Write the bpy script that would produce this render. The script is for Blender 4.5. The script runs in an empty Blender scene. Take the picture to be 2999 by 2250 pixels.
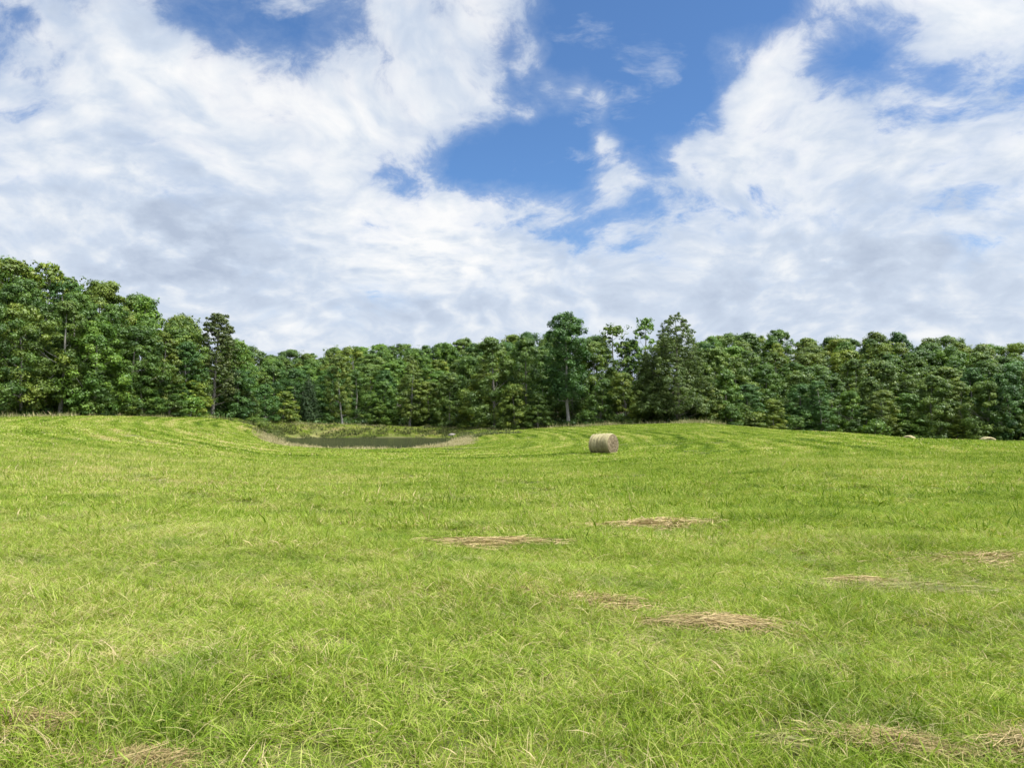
import bpy, math, random
import numpy as np

SC = bpy.context.scene
COL = SC.collection
PI = math.pi
rad = math.radians
RNG = np.random.default_rng(7)

# ------------------------------------------------------------------ camera
F = 2166.0                 # focal length in photograph pixels (2999 wide)
HZ = 1240.0                # photograph row of the horizon
CAM_H = 1.6
cd = bpy.data.cameras.new("camera"); cam = bpy.data.objects.new("camera", cd); COL.objects.link(cam)
cam.location = (0, 0, CAM_H)
cam.rotation_euler = (rad(90) + math.atan((HZ - 1125) / F), 0, 0)
cd.sensor_width = 36; cd.lens = 26.0
cd.clip_start = 0.05; cd.clip_end = 6000
SC.camera = cam

# ------------------------------------------------------------------ sun, exposure
SUN_AZ, SUN_EL = rad(112), rad(61)      # azimuth clockwise from +Y (view direction): high on the right, a little behind the viewer
SUN_STRENGTH = 4.0
sd = bpy.data.lights.new("sun", 'SUN'); sun = bpy.data.objects.new("sun", sd); COL.objects.link(sun)
sd.energy = SUN_STRENGTH; sd.angle = rad(8); sd.color = (1.0, 0.955, 0.87)
sun.rotation_euler = (PI/2 - SUN_EL, 0, -SUN_AZ + PI)
sun.location = (40, -20, 80)
SC.view_settings.view_transform = 'Standard'; SC.view_settings.look = 'None'
SC.view_settings.exposure = 0.56; SC.view_settings.gamma = 1.0
SC.cycles.max_bounces = 6; SC.cycles.diffuse_bounces = 3; SC.cycles.transmission_bounces = 3
SC.cycles.transparent_max_bounces = 4; SC.cycles.glossy_bounces = 2
SC.cycles.sample_clamp_indirect = 4.0

# ------------------------------------------------------------------ node helpers
class NT:
    def __init__(s, tree):
        s.t = tree; tree.nodes.clear()
    def n(s, typ, **kw):
        nd = s.t.nodes.new(typ)
        ins = kw.pop('ins', {})
        for k, v in kw.items(): setattr(nd, k, v)
        for k, v in ins.items():
            if hasattr(v, 'is_output'): s.t.links.new(v, nd.inputs[k])
            else: nd.inputs[k].default_value = v
        return nd
    def m(s, op, a, b=0.0, c=0.0, clamp=False):
        return s.n('ShaderNodeMath', operation=op, use_clamp=clamp, ins={0: a, 1: b, 2: c}).outputs[0]
    def v(s, op, a, b=(0, 0, 0)):
        nd = s.n('ShaderNodeVectorMath', operation=op, ins={0: a})
        if op == 'SCALE':
            if hasattr(b, 'is_output'): s.t.links.new(b, nd.inputs[3])
            else: nd.inputs[3].default_value = b
        else:
            if hasattr(b, 'is_output'): s.t.links.new(b, nd.inputs[1])
            else: nd.inputs[1].default_value = b
        return nd.outputs[0]
    def xyz(s, a):
        return s.n('ShaderNodeSeparateXYZ', ins={0: a}).outputs
    def comb(s, x, y, z):
        return s.n('ShaderNodeCombineXYZ', ins={0: x, 1: y, 2: z}).outputs[0]
    def noise(s, vec, scale, detail=4, rough=.5, lac=2.0, dist=0.0, dim='3D'):
        return s.n('ShaderNodeTexNoise', noise_dimensions=dim, ins={'Vector': vec, 'Scale': scale, 'Detail': detail, 'Roughness': rough, 'Lacunarity': lac, 'Distortion': dist}).outputs
    def mix(s, f, a, b, blend='MIX'):
        nd = s.n('ShaderNodeMix', data_type='RGBA', blend_type=blend)
        for i, val in ((0, f), (6, a), (7, b)):
            if hasattr(val, 'is_output'): s.t.links.new(val, nd.inputs[i])
            else: nd.inputs[i].default_value = val if i == 0 else (tuple(val) + (1,))[:4]
        return nd.outputs[2]
    def ramp(s, fac, stops, interp='LINEAR'):
        nd = s.n('ShaderNodeValToRGB', ins={0: fac}); cr = nd.color_ramp; cr.interpolation = interp
        while len(cr.elements) > 1: cr.elements.remove(cr.elements[-1])
        for i, (p, c) in enumerate(stops):
            e = cr.elements[0] if i == 0 else cr.elements.new(p)
            e.position = p; e.color = (tuple(c) + (1,))[:4] if not isinstance(c, (int, float)) else (c, c, c, 1)
        return nd.outputs[0]
    def smooth(s, x, lo, hi):
        return s.n('ShaderNodeMapRange', interpolation_type='SMOOTHSTEP', ins={0: x, 1: lo, 2: hi, 3: 0.0, 4: 1.0}).outputs[0]
    def lin(s, x, a, b, c, d):
        return s.n('ShaderNodeMapRange', ins={0: x, 1: a, 2: b, 3: c, 4: d}).outputs[0]

# ------------------------------------------------------------------ sky (world)
def build_world():
    w = bpy.data.worlds.new("World"); SC.world = w; w.use_nodes = True
    k = NT(w.node_tree)
    sky = k.n('ShaderNodeTexSky', sky_type='NISHITA', sun_disc=False, sun_elevation=SUN_EL, sun_rotation=SUN_AZ % (2*PI),
              air_density=1.0, dust_density=0.6, ozone_density=2.0, altitude=200)
    d = k.n('ShaderNodeTexCoord').outputs['Generated']
    d = k.v('NORMALIZE', d)
    x, y, z = k.xyz(d)
    az = k.m('MULTIPLY', k.m('ARCTAN2', x, y), 180/PI)
    el = k.m('MULTIPLY', k.m('ARCSINE', z), 180/PI)
    ae = k.comb(az, el, 0.0)
    zz = k.m('ADD', k.m('MAXIMUM', z, 0.0), 0.42)
    P = k.comb(k.m('DIVIDE', x, zz), k.m('DIVIDE', y, zz), 0.0)
    # drifting warp so cloud edges curl
    wn = k.noise(P, 1.8, 4, .5)[1]
    wv = k.v('SCALE', k.v('SUBTRACT', wn, (.5, .5, .5)), 0.35)
    P1 = k.v('ADD', P, wv)
    sx, sy = math.sin(SUN_AZ), math.cos(SUN_AZ)
    # blobs: photo-view coordinates (2212 wide) turned to azimuth/elevation
    def blob(cx, cy, rx, ry, rot=0.0):
        u = (cx - 1106)/1597.6; v = (914.6 - cy)/1597.6
        a = math.atan(u); e = math.atan(v*math.cos(a))
        s = 180/PI/1597.6
        mp = k.n('ShaderNodeMapping', vector_type='TEXTURE', ins={0: ae, 1: (math.degrees(a), math.degrees(e), 0), 2: (0, 0, rad(-rot)), 3: (rx*s, ry*s, 1)})
        return k.n('ShaderNodeTexGradient', gradient_type='SPHERICAL', ins={0: mp.outputs[0]}).outputs[1]
    blobs = [  # cx, cy, rx, ry, rot (deg, clockwise in picture), weight: minus = open blue, plus = cloud
        (1290, 170, 330, 420, 25, -1.2), (1040, 340, 300, 110, -4, -.8), (1330, 410, 200, 50, 0, -.1),
        (1620, -20, 420, 190, 0, -.8), (1530, 205, 120, 100, -20, -.2), (560, 20, 300, 150, 12, -.75), (420, 40, 160, 70, 0, -.3),
        (1900, 95, 170, 90, -20, -.6), (1640, 410, 300, 60, 0, -.2), (1450, 170, 150, 200, 0, -.4), (2080, 130, 200, 110, 0, -.3),
        (1670, 110, 230, 120, -25, .75), (1560, 60, 90, 70, -20, .35), (1255, 178, 110, 75, -10, .95), (1165, 130, 70, 60, 40, .6), (1300, 290, 60, 60, 0, .75), (1310, 210, 50, 45, 0, .5), (1150, 235, 50, 35, 0, .5),
        (1330, 365, 85, 80, -30, .55), (1480, 335, 250, 95, 0, .5),
        (1760, 290, 320, 140, 10, .3), (1050, 225, 130, 130, 0, .35), (750, 250, 420, 260, 0, .3),
        (1010, 60, 190, 130, 0, .35), (2120, 40, 260, 120, 0, .35), (1150, 420, 260, 70, 0, .35), (200, 180, 500, 200, 0, .2), (1900, 260, 420, 240, 0, -.18)]
    acc = None
    for cx, cy, rx, ry, rot, wt in blobs:
        acc = k.m('MULTIPLY_ADD', blob(cx, cy, rx, ry, rot), wt, acc if acc is not None else 0.0)
    fine = k.noise(P1, 8.5, 12, .64)[0]
    big = k.noise(P1, 2.6, 6, .55)[0]
    dens = k.m('ADD', k.m('MULTIPLY_ADD', k.m('SUBTRACT', fine, .5), 1.75, k.m('MULTIPLY', k.m('SUBTRACT', big, .5), 1.5)), acc)
    # towards the horizon the deck closes
    dens = k.m('ADD', dens, k.lin(el, 5, 19, .85, .20))
    cover = k.m('ADD', k.m('MULTIPLY', k.smooth(dens, -0.10, 0.24), .45), k.m('MULTIPLY', k.smooth(dens, -0.45, 0.62), .55))
    # thin torn wisps inside the openings
    wisp = k.noise(k.v('ADD', k.v('MULTIPLY', P1, (1.0, 1.5, 1)), (5.2, 1.3, 0)), 4.2, 9, .62)[0]
    cover = k.m('MAXIMUM', cover, k.m('MULTIPLY', k.smooth(wisp, .54, .74), .75))
    # light and shade inside the deck: the same noise sampled again a little towards the sun
    P2 = k.v('ADD', P1, (sx*.03, -.03, 0))
    f2 = k.noise(P2, 8.5, 12, .64)[0]
    b2 = k.noise(P2, 2.6, 6, .55)[0]
    relief = k.m('MULTIPLY', k.lin(el, 3, 16, .45, 1.0), k.m('ADD', k.m('MULTIPLY', k.m('SUBTRACT', f2, fine), 1.3), k.m('MULTIPLY', k.m('SUBTRACT', b2, big), 1.2)))
    puff = k.noise(P1, 15.0, 3, .5)[0]; puff2 = k.noise(P2, 15.0, 3, .5)[0]
    relief = k.m('MULTIPLY_ADD', k.m('SUBTRACT', puff2, puff), .85, relief)
    und = k.noise(k.v('ADD', P1, (3.1, 7.7, 0)), 2.2, 6, .55)[0]          # thick grey bases
    gblob = [(330, 500, 430, 190, 0, .22), (1900, 560, 420, 200, 0, .15), (420, 540, 200, 110, 0, .42), (340, 590, 160, 60, 0, .3), (620, 600, 220, 70, 0, .25), (880, 655, 190, 50, 0, .38), (1050, 640, 200, 60, 0, .35), (1300, 640, 200, 50, 0, .25), (1560, 630, 150, 45, -15, .42),
             (1850, 575, 130, 40, 0, .3), (300, 300, 200, 80, 20, .22), (420, 440, 420, 110, 0, .25), (2080, 480, 320, 200, 0, .2), (1750, 680, 260, 60, 0, .2),
             (560, 190, 180, 110, 0, -.3), (860, 520, 330, 110, 0, -.4), (1000, 600, 230, 60, 0, -.3), (640, 730, 130, 40, 0, -.45), (1970, 720, 100, 30, 0, -.5), (2190, 735, 60, 30, 0, -.5), (1340, 370, 90, 70, 0, -.4), (1420, 300, 150, 50, 0, -.3), (950, 430, 250, 60, 0, -.25)]
    ga = None
    for cx, cy, rx, ry, rot, wt in gblob:
        ga = k.m('MULTIPLY_ADD', blob(cx, cy, rx, ry, rot), wt, ga if ga is not None else 0.0)
    ga = k.m('MULTIPLY', ga, k.m('MULTIPLY_ADD', k.smooth(k.noise(k.v('ADD', k.v('MULTIPLY', ae, (.10, .19, 1)), k.v('SCALE', wv, 1.5)), 2.2, 7, .6)[0], .38, .66), 1.25, .3))
    shade = k.m('MULTIPLY', .92, k.m('ADD', k.m('SUBTRACT', k.m('MULTIPLY_ADD', k.m('SUBTRACT', und, .5), .9, .36), relief), k.m('ADD', ga, k.lin(el, 4, 17, .27, 0.0))))
    shade = k.m('MULTIPLY', k.m('DIVIDE', shade, k.m('MULTIPLY_ADD', k.m('MAXIMUM', shade, 0.0), .55, 1.0)), 1.32)
    ccol = k.ramp(shade, [(0.0, (.97, .975, .98)), (.30, (.84, .88, .93)), (.60, (.625, .71, .84)), (1.0, (.47, .55, .69))])
    # thin-cloud glow added out of view for soft ground light, around the hidden sun (above and behind the camera)
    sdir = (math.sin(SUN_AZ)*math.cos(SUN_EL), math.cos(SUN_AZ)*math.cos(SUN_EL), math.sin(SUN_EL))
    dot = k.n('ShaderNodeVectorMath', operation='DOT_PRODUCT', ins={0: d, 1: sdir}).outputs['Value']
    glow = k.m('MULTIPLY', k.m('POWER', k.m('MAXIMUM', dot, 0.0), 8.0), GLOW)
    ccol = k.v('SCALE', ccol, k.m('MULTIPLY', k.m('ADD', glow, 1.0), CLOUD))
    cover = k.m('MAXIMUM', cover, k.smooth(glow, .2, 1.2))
    blue = k.v('MULTIPLY', k.v('SCALE', sky.outputs[0], SKY_STRENGTH), SKY_TINT)
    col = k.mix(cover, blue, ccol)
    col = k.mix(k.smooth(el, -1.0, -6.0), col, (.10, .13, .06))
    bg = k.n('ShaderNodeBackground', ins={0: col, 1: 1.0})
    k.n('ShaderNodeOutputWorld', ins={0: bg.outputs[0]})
    w.cycles.sampling_method = 'MANUAL'; w.cycles.sample_map_resolution = 512
SKY_STRENGTH = 0.098
SKY_TINT = (0.62, 0.86, 1.10)
CLOUD = .685
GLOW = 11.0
build_world()

# ------------------------------------------------------------------ scene helpers
def tag(o, label=None, cat=None, group=None, kind=None):
    if label: o['label'] = label
    if cat: o['category'] = cat
    if group: o['group'] = group
    if kind: o['kind'] = kind
    return o
def mesh_np(name, V, Fq, mat=None, attrs=None, smooth=False):
    """V (n,3); Fq list of arrays of equal-length faces"""
    me = bpy.data.meshes.new(name)
    V = np.asarray(V, np.float32)
    if not isinstance(Fq, list): Fq = [Fq]
    Fq = [np.asarray(f, np.int32) for f in Fq if len(f)]
    me.vertices.add(len(V)); me.vertices.foreach_set('co', V.ravel())
    loops = np.concatenate([f.ravel() for f in Fq]) if Fq else np.zeros(0, np.int32)
    tot = np.concatenate([np.full(len(f), f.shape[1], np.int32) for f in Fq]) if Fq else np.zeros(0, np.int32)
    if len(tot):
        me.loops.add(len(loops)); me.loops.foreach_set('vertex_index', loops)
        me.polygons.add(len(tot))
        st = np.concatenate([[0], np.cumsum(tot)[:-1]]).astype(np.int32)
        me.polygons.foreach_set('loop_start', st)
        if smooth: me.polygons.foreach_set('use_smooth', np.ones(len(tot), bool))
    me.update(calc_edges=True)
    for k, a in (attrs or {}).items():
        a = np.asarray(a, np.float32)
        at = me.attributes.new(k, 'FLOAT' if a.ndim == 1 else 'FLOAT_VECTOR', 'POINT')
        at.data.foreach_set('value' if a.ndim == 1 else 'vector', a.ravel())
    if mat: me.materials.append(mat)
    return me
def obj(name, me, parent=None, loc=(0, 0, 0)):
    o = bpy.data.objects.new(name, me); COL.objects.link(o); o.location = loc
    if parent: o.parent = parent
    return o
def empty(name, loc=(0, 0, 0), rz=0.0, scale=(1, 1, 1)):
    o = bpy.data.objects.new(name, None); COL.objects.link(o); o.location = loc; o.rotation_euler = (0, 0, rz); o.scale = scale
    o.empty_display_size = .5
    return o
def X(px, y): return (px - 1499.5)/F*y

# ------------------------------------------------------------------ terrain heights
YK = np.array([-60, 0, 10, 20, 35, 50, 64, 80, 100, 128, 150, 175, 205, 240, 280, 340, 600, 2500], float)
TAB = {  # u : heights at YK (from photograph rows)
 -1.0:  [0, 0, .05, .2, .6, 1.2, 1.8, 2.6, 3.2, 3.6, 4, 5, 7, 10, 13, 15, 16, 16],
 -.692: [0, 0, .0, .1, .4, .95, 1.5, 2.26, 3.0, 3.6, 4, 5, 7, 10, 13, 15, 16, 16],
 -.554: [0, 0, 0, .0, .12, .7, 1.4, 2.2, 3.1, 3.5, 4, 5, 7, 10, 13, 15, 16, 16],
 -.415: [0, 0, 0, -.05, -.2, -.1, .4, 1.2, 2.35, 3.0, 3.2, 4.5, 7, 11, 13.5, 15, 16, 16],
 -.323: [0, 0, 0, -.1, -.4, -.6, -.45, .0, .9, 1.65, 1.8, 3.5, 7, 11, 13.5, 15, 16, 16],
 -.194: [0, 0, 0, -.15, -.45, -.68, -.70, -.6, -.1, 1.0, 1.2, 3, 6.5, 11, 14, 16, 16, 16],
 -.064: [0, 0, 0, -.15, -.5, -.8, -.85, -.7, -.1, .6, 1.0, 3, 6.5, 11, 14, 16, 16, 16],
 .0:    [0, 0, 0, -.15, -.5, -.8, -.8, -.5, .1, .7, 1.2, 3, 6.5, 11, 14, 16, 16, 16],
 .1226: [0, 0, 0, -.15, -.45, -.75, -.8, -.1, .9, 1.7, 2, 4, 7.5, 12, 15, 16, 16, 16],
 .254:  [0, 0, 0, -.1, -.3, -.5, -.3, .5, 1.65, 1.6, 2, 4, 8, 12.5, 15, 16, 16, 16],
 .30:   [0, 0, 0, -.05, -.2, -.3, -.1, .5, 1.2, .6, 1, 4, 8, 12.5, 15, 16, 16, 16],
 .4158: [0, 0, 0, .0, -.05, .0, .35, .68, .2, -.8, 0, 3, 7.5, 12, 15, 16, 16, 16],
 .508:  [0, 0, 0, .0, .0, .1, .27, .2, -1.3, -1.8, -.5, 2.5, 7, 12, 15, 16, 16, 16],
 .60:   [0, 0, 0, .0, .05, .1, .1, -1.1, -2.0, -2.2, -.8, 2, 6.5, 11, 14, 16, 16, 16],
 .692:  [0, 0, 0, .0, .05, .08, .02, -1.6, -2.2, -2.4, -1, 2, 6, 11, 14, 16, 16, 16],
 1.0:   [0, 0, 0, .0, .05, .05, -.3, -1.8, -2.4, -2.4, -1, 2, 6, 11, 14, 16, 16, 16]}
UK = np.array(sorted(TAB)); TZ = np.array([TAB[u] for u in UK])
def base_h(x, y):
    u = np.clip(x/np.maximum(y, 12.0), -1, 1)
    ui = np.clip(np.searchsorted(UK, u) - 1, 0, len(UK) - 2); yi = np.clip(np.searchsorted(YK, y) - 1, 0, len(YK) - 2)
    fu = (u - UK[ui])/(UK[ui+1] - UK[ui]); fy = np.clip((y - YK[yi])/(YK[yi+1] - YK[yi]), 0, 1)
    return (TZ[ui, yi]*(1-fu) + TZ[ui+1, yi]*fu)*(1-fy) + (TZ[ui, yi+1]*(1-fu) + TZ[ui+1, yi+1]*fu)*fy

WATER_Z = -0.80
def pond_outline():
    pts = []
    ts = np.concatenate([np.linspace(0, 1, 26)**1.5, ]) 
    half = []
    for t in ts:
        hw = 12.2*math.sqrt(max(0, 1 - (1-t)**2.3))
        if t > .9: hw *= math.sqrt(max(0, 1 - ((t-.9)/.1)**2*.6))
        half.append(hw)
    Y = 67 + 54*ts
    left = [(-.195*y - h, y) for y, h in zip(Y, half)]
    right = [(-.195*y + h, y) for y, h in zip(Y, half)]
    return np.array(left + right[::-1][:-1])
POND = pond_outline()
def sdf(x, y):
    """signed distance to the pond's waterline (negative inside)"""
    p = np.stack([np.ravel(x), np.ravel(y)], 1); d = np.full(len(p), 1e9); inside = np.zeros(len(p), bool)
    n = len(POND)
    for i in range(n):
        a, b = POND[i], POND[(i+1) % n]; ab = b - a; l2 = max(ab @ ab, 1e-9)
        t = np.clip(((p - a) @ ab)/l2, 0, 1)
        d = np.minimum(d, np.hypot(p[:, 0] - a[0] - t*ab[0], p[:, 1] - a[1] - t*ab[1]))
        c = (a[1] > p[:, 1]) != (b[1] > p[:, 1])
        xi = a[0] + (p[:, 1] - a[1])/(b[1] - a[1] if b[1] != a[1] else 1e-9)*(b[0] - a[0])
        inside ^= c & (p[:, 0] < xi)
    return np.where(inside, -d, d).reshape(np.shape(x))
EDGE_PX = [-600, -300, 0, 300, 450, 600, 700, 800, 1000, 1300, 1400, 1500, 1600, 1800, 2050, 2200, 2400, 2600, 2800, 3000, 3300, 3600]
EDGE_Y =  [70, 75, 80, 88, 95, 105, 113, 124, 131, 131, 127, 121, 119, 114, 110, 116, 119, 117, 114, 110, 104, 100]
def edge_y(u): return np.interp(u*F + 1499.5, EDGE_PX, EDGE_Y)

XS = np.concatenate([-np.geomspace(2500, 136, 26), np.arange(-130, -18, 1.0), np.arange(-18, 18, .3), np.arange(18, 130.1, 1.0), np.geomspace(136, 2500, 26)])
YS = np.concatenate([-np.geomspace(600, 24, 12), np.arange(-20, 0, 1.0), np.arange(0, 30, .3), np.arange(30, 150.1, 1.0), np.geomspace(153, 3000, 44)])
GX, GY = np.meshgrid(XS, YS)
GZ = base_h(GX, GY)
def blur(Z, n=5):
    kx = np.array([.25, .5, .25])
    for _ in range(n):
        P_ = np.pad(Z, ((1, 1), (0, 0)), 'edge'); Z = .25*P_[:-2] + .5*P_[1:-1] + .25*P_[2:]
        P_ = np.pad(Z, ((0, 0), (1, 1)), 'edge'); Z = .25*P_[:, :-2] + .5*P_[:, 1:-1] + .25*P_[:, 2:]
    return Z
GZ = blur(GZ, 8)
near = np.exp(-np.maximum(np.hypot(GX, GY) - 60, 0)/60)
GZ += near*(.045*np.sin(GX*.55 + 1.3*np.sin(GY*.21)) * np.sin(GY*.43 + .7) + .03*np.sin(GX*.19 + GY*.33))
_m = (np.abs(GX + 20) < 60) & (GY > 40) & (GY < 150)
SD = np.full(GX.shape, 99.0); SD[_m] = sdf(GX[_m], GY[_m])
def smst(a, lo, hi):
    t = np.clip((a - lo)/(hi - lo), 0, 1); return t*t*(3 - 2*t)
bank = smst(SD, 0.0, 6.0)
GZ = np.where(SD < 6, (WATER_Z + .0)*(1 - bank) + np.maximum(GZ, WATER_Z + .12)*bank, GZ)
GZ = np.where(SD < 0, WATER_Z + np.maximum(SD*.35, -1.0), GZ)
GZ = np.where((SD < 1.2) & (SD > -.6), GZ - .0, GZ)
def value_noise(x, y, cell, seed):
    tab = np.random.default_rng(seed).uniform(-1, 1, (256, 256))
    fx, fy = x/cell, y/cell; i = np.floor(fx).astype(int); j = np.floor(fy).astype(int)
    u = fx - i; v = fy - j; u = u*u*(3 - 2*u); v = v*v*(3 - 2*v)
    g = lambda a, b: tab[a % 256, b % 256]
    return (g(i, j)*(1-u) + g(i+1, j)*u)*(1-v) + (g(i, j+1)*(1-u) + g(i+1, j+1)*u)*v
# hummocks and old wheel ruts under the sward
_b = smst(np.hypot(GX, GY), 34, 22)*(GY > -5)
GZ += _b*(.062*value_noise(GX*.75 + GY*.2, GY, 1.5, 1) + .028*value_noise(GX, GY, .75, 2) + .065*value_noise(GX, GY, 3.4, 3))
def H(x, y):
    x = np.asarray(x, float); y = np.asarray(y, float)
    i = np.clip(np.searchsorted(YS, y) - 1, 0, len(YS) - 2); j = np.clip(np.searchsorted(XS, x) - 1, 0, len(XS) - 2)
    fy = np.clip((y - YS[i])/(YS[i+1] - YS[i]), 0, 1); fx = np.clip((x - XS[j])/(XS[j+1] - XS[j]), 0, 1)
    return (GZ[i, j]*(1-fx) + GZ[i, j+1]*fx)*(1-fy) + (GZ[i+1, j]*(1-fx) + GZ[i+1, j+1]*fx)*fy
def slope(x, y, e=1.0):
    return (H(x+e, y) - H(x-e, y))/(2*e), (H(x, y+e) - H(x, y-e))/(2*e)

# ------------------------------------------------------------------ field colour, shared by soil and blades
def field_tone(k):
    """world-position pattern of the meadow: returns (tone -1..1 towards straw, lightness)"""
    pos = k.n('ShaderNodeNewGeometry').outputs['Position']
    x, y, z = k.xyz(pos)
    flat = k.comb(x, y, 0.0)
    n1 = k.noise(flat, .11, 3, .5)[0]
    n2 = k.noise(k.comb(k.m('MULTIPLY', x, .5), y, 0.0), .55, 4, .55)[0]
    n3 = k.noise(flat, 2.6, 3, .5)[0]
    # mown swaths bend round the pond
    s_ = k.m('MULTIPLY', k.m('MULTIPLY_ADD', y, .195, x), 1.9)
    r = k.m('POWER', k.m('ADD', k.m('MULTIPLY', s_, s_), k.m('POWER', k.m('SUBTRACT', y, 97.0), 2.0)), .5)
    r = k.m('MULTIPLY_ADD', k.m('SUBTRACT', k.noise(flat, .06, 2, .5)[0], .5), 7.0, r)
    st = k.m('SINE', k.m('MULTIPLY', r, 1.75))
    st2 = k.m('SINE', k.m('MULTIPLY', r, .47))
    st = k.m('ADD', k.m('MULTIPLY', st, .6), k.m('MULTIPLY', st2, .4))
    st = k.m('MULTIPLY', st, k.smooth(y, 26, 52))
    st = k.m('MULTIPLY', st, k.smooth(k.noise(flat, .07, 2, .5)[0], .33, .62))
    left = k.smooth(k.m('DIVIDE', x, k.m('MAXIMUM', y, 8.0)), .15, -.55)
    tone = k.m('ADD', k.m('MULTIPLY', k.m('SUBTRACT', n1, .5), 1.2), k.m('MULTIPLY', k.m('SUBTRACT', n2, .5), 1.7))
    tone = k.m('ADD', tone, k.m('MULTIPLY', k.m('SUBTRACT', n3, .5), .8))
    tone = k.m('MULTIPLY_ADD', st, .78, tone)
    tone = k.m('MULTIPLY_ADD', left, .25, tone)
    tone = k.m('MULTIPLY_ADD', k.smooth(y, 13, 2.5), .16, tone)     # the sward nearest the viewer is drier
    return tone, pos
GRASS_STOPS = [(0.0, (.034, .064, .006)), (.22, (.094, .160, .012)), (.45, (.178, .258, .022)), (.66, (.262, .330, .044)), (.82, (.355, .37, .105)), (.92, (.42, .355, .155)), (1.0, (.47, .375, .205))]
def new_mat(name):
    m = bpy.data.materials.new(name); m.use_nodes = True
    return m, NT(m.node_tree)
def leafy(k, col, trans=.35, rough=.55, tint=(1.0, 1.05, .6), spec=.25):
    b = k.n('ShaderNodeBsdfPrincipled', ins={'Base Color': col, 'Roughness': rough, 'Specular IOR Level': spec})
    t = k.n('ShaderNodeBsdfTranslucent', ins={0: k.v('MULTIPLY', col, tint)})
    mx = k.n('ShaderNodeMixShader', ins={0: trans, 1: b.outputs[0], 2: t.outputs[0]})
    k.n('ShaderNodeOutputMaterial', ins={0: mx.outputs[0]})
def grass_mat(name, bias=0.0, gain=1.0, field=.8):
    m, k = new_mat(name)
    tone, pos = field_tone(k)
    t = k.n('ShaderNodeAttribute', attribute_name='tint').outputs['Fac']
    f = k.m('ADD', k.m('MULTIPLY_ADD', tone, field*.55, t), bias, clamp=True)
    c = k.ramp(f, GRASS_STOPS)
    # random darker patches: thicker regrowth, and shade between tufts put into the colour
    lush_shade = k.smooth(k.noise(pos, .8, 4, .6)[0], .50, .68)
    c = k.mix(k.m('MULTIPLY', lush_shade, .6), c, k.v('MULTIPLY', c, (.52, .64, .6)))
    if gain != 1: c = k.v('SCALE', c, gain)
    leafy(k, c, .35, .6, (1.0, 1.08, .4), .10)
    return m
M_GRASS = grass_mat('meadow_grass_blades')
M_TALL = grass_mat('tall_green_grass_blades', -.02, .8, .4)
def straw_mat(name, stops):
    m, k = new_mat(name)
    t = k.n('ShaderNodeAttribute', attribute_name='tint').outputs['Fac']
    leafy(k, k.ramp(t, stops), .2, .6, (1, 1, .9))
    return m
M_STRAW = straw_mat('dry_cut_hay', [(0, (.12, .11, .03)), (.35, (.22, .175, .065)), (.7, (.34, .25, .11)), (1, (.43, .33, .165))])
M_GREENCUT = straw_mat('half_dried_cuttings', [(0, (.05, .055, .015)), (.4, (.12, .13, .032)), (.8, (.22, .21, .07)), (1, (.32, .27, .11))])
M_TAN = straw_mat('tall_dry_seed_grass', [(0, (.10, .14, .03)), (.35, (.19, .21, .06)), (.7, (.33, .29, .13)), (1, (.46, .38, .23))])
M_WEED = straw_mat('bank_weeds_green', [(0, (.028, .042, .010)), (.5, (.058, .080, .018)), (.85, (.13, .155, .042)), (1, (.25, .24, .09))])

def ground_mat():
    m, k = new_mat('meadow_soil_and_thatch')
    tone, pos = field_tone(k)
    n = k.noise(pos, 9.0, 5, .65)[0]
    f = k.m('ADD', k.m('MULTIPLY_ADD', tone, .4, .42), k.m('MULTIPLY', k.m('SUBTRACT', n, .5), .5), clamp=True)
    c = k.ramp(f, [(0, (.03, .036, .010)), (.4, (.075, .085, .022)), (.7, (.13, .13, .042)), (1, (.21, .175, .08))])
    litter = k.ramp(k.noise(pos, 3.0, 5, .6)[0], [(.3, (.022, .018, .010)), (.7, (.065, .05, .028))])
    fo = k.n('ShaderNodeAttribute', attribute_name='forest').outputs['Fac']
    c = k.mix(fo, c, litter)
    mud = k.n('ShaderNodeAttribute', attribute_name='mud').outputs['Fac']
    c = k.mix(mud, c, (.10, .085, .05))
    bmp = k.n('ShaderNodeBump', ins={'Strength': .5, 'Distance': .03, 'Height': n})
    b = k.n('ShaderNodeBsdfPrincipled', ins={'Base Color': c, 'Roughness': .9, 'Specular IOR Level': .1, 'Normal': bmp.outputs[0]})
    k.n('ShaderNodeOutputMaterial', ins={0: b.outputs[0]})
    return m

def build_ground():
    nr, nc = GX.shape
    V = np.stack([GX.ravel(), GY.ravel(), GZ.ravel()], 1)
    i, j = np.meshgrid(np.arange(nr-1), np.arange(nc-1), indexing='ij')
    a = (i*nc + j).ravel()
    Fq = np.stack([a, a+1, a+nc+1, a+nc], 1)
    ey = edge_y(np.clip(GX/np.maximum(GY, 20), -1.2, 1.2))
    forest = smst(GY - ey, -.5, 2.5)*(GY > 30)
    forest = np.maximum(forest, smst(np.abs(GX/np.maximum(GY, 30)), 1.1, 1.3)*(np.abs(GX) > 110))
    mud = smst(SD, 1.0, .1)
    me = mesh_np('meadow', V, Fq, ground_mat(), {'forest': forest.ravel(), 'mud': mud.ravel()}, True)
    o = obj('meadow', me); tag(o, 'rolling mown hay meadow of yellow green grass', 'ground', kind='structure')
build_ground()

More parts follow.
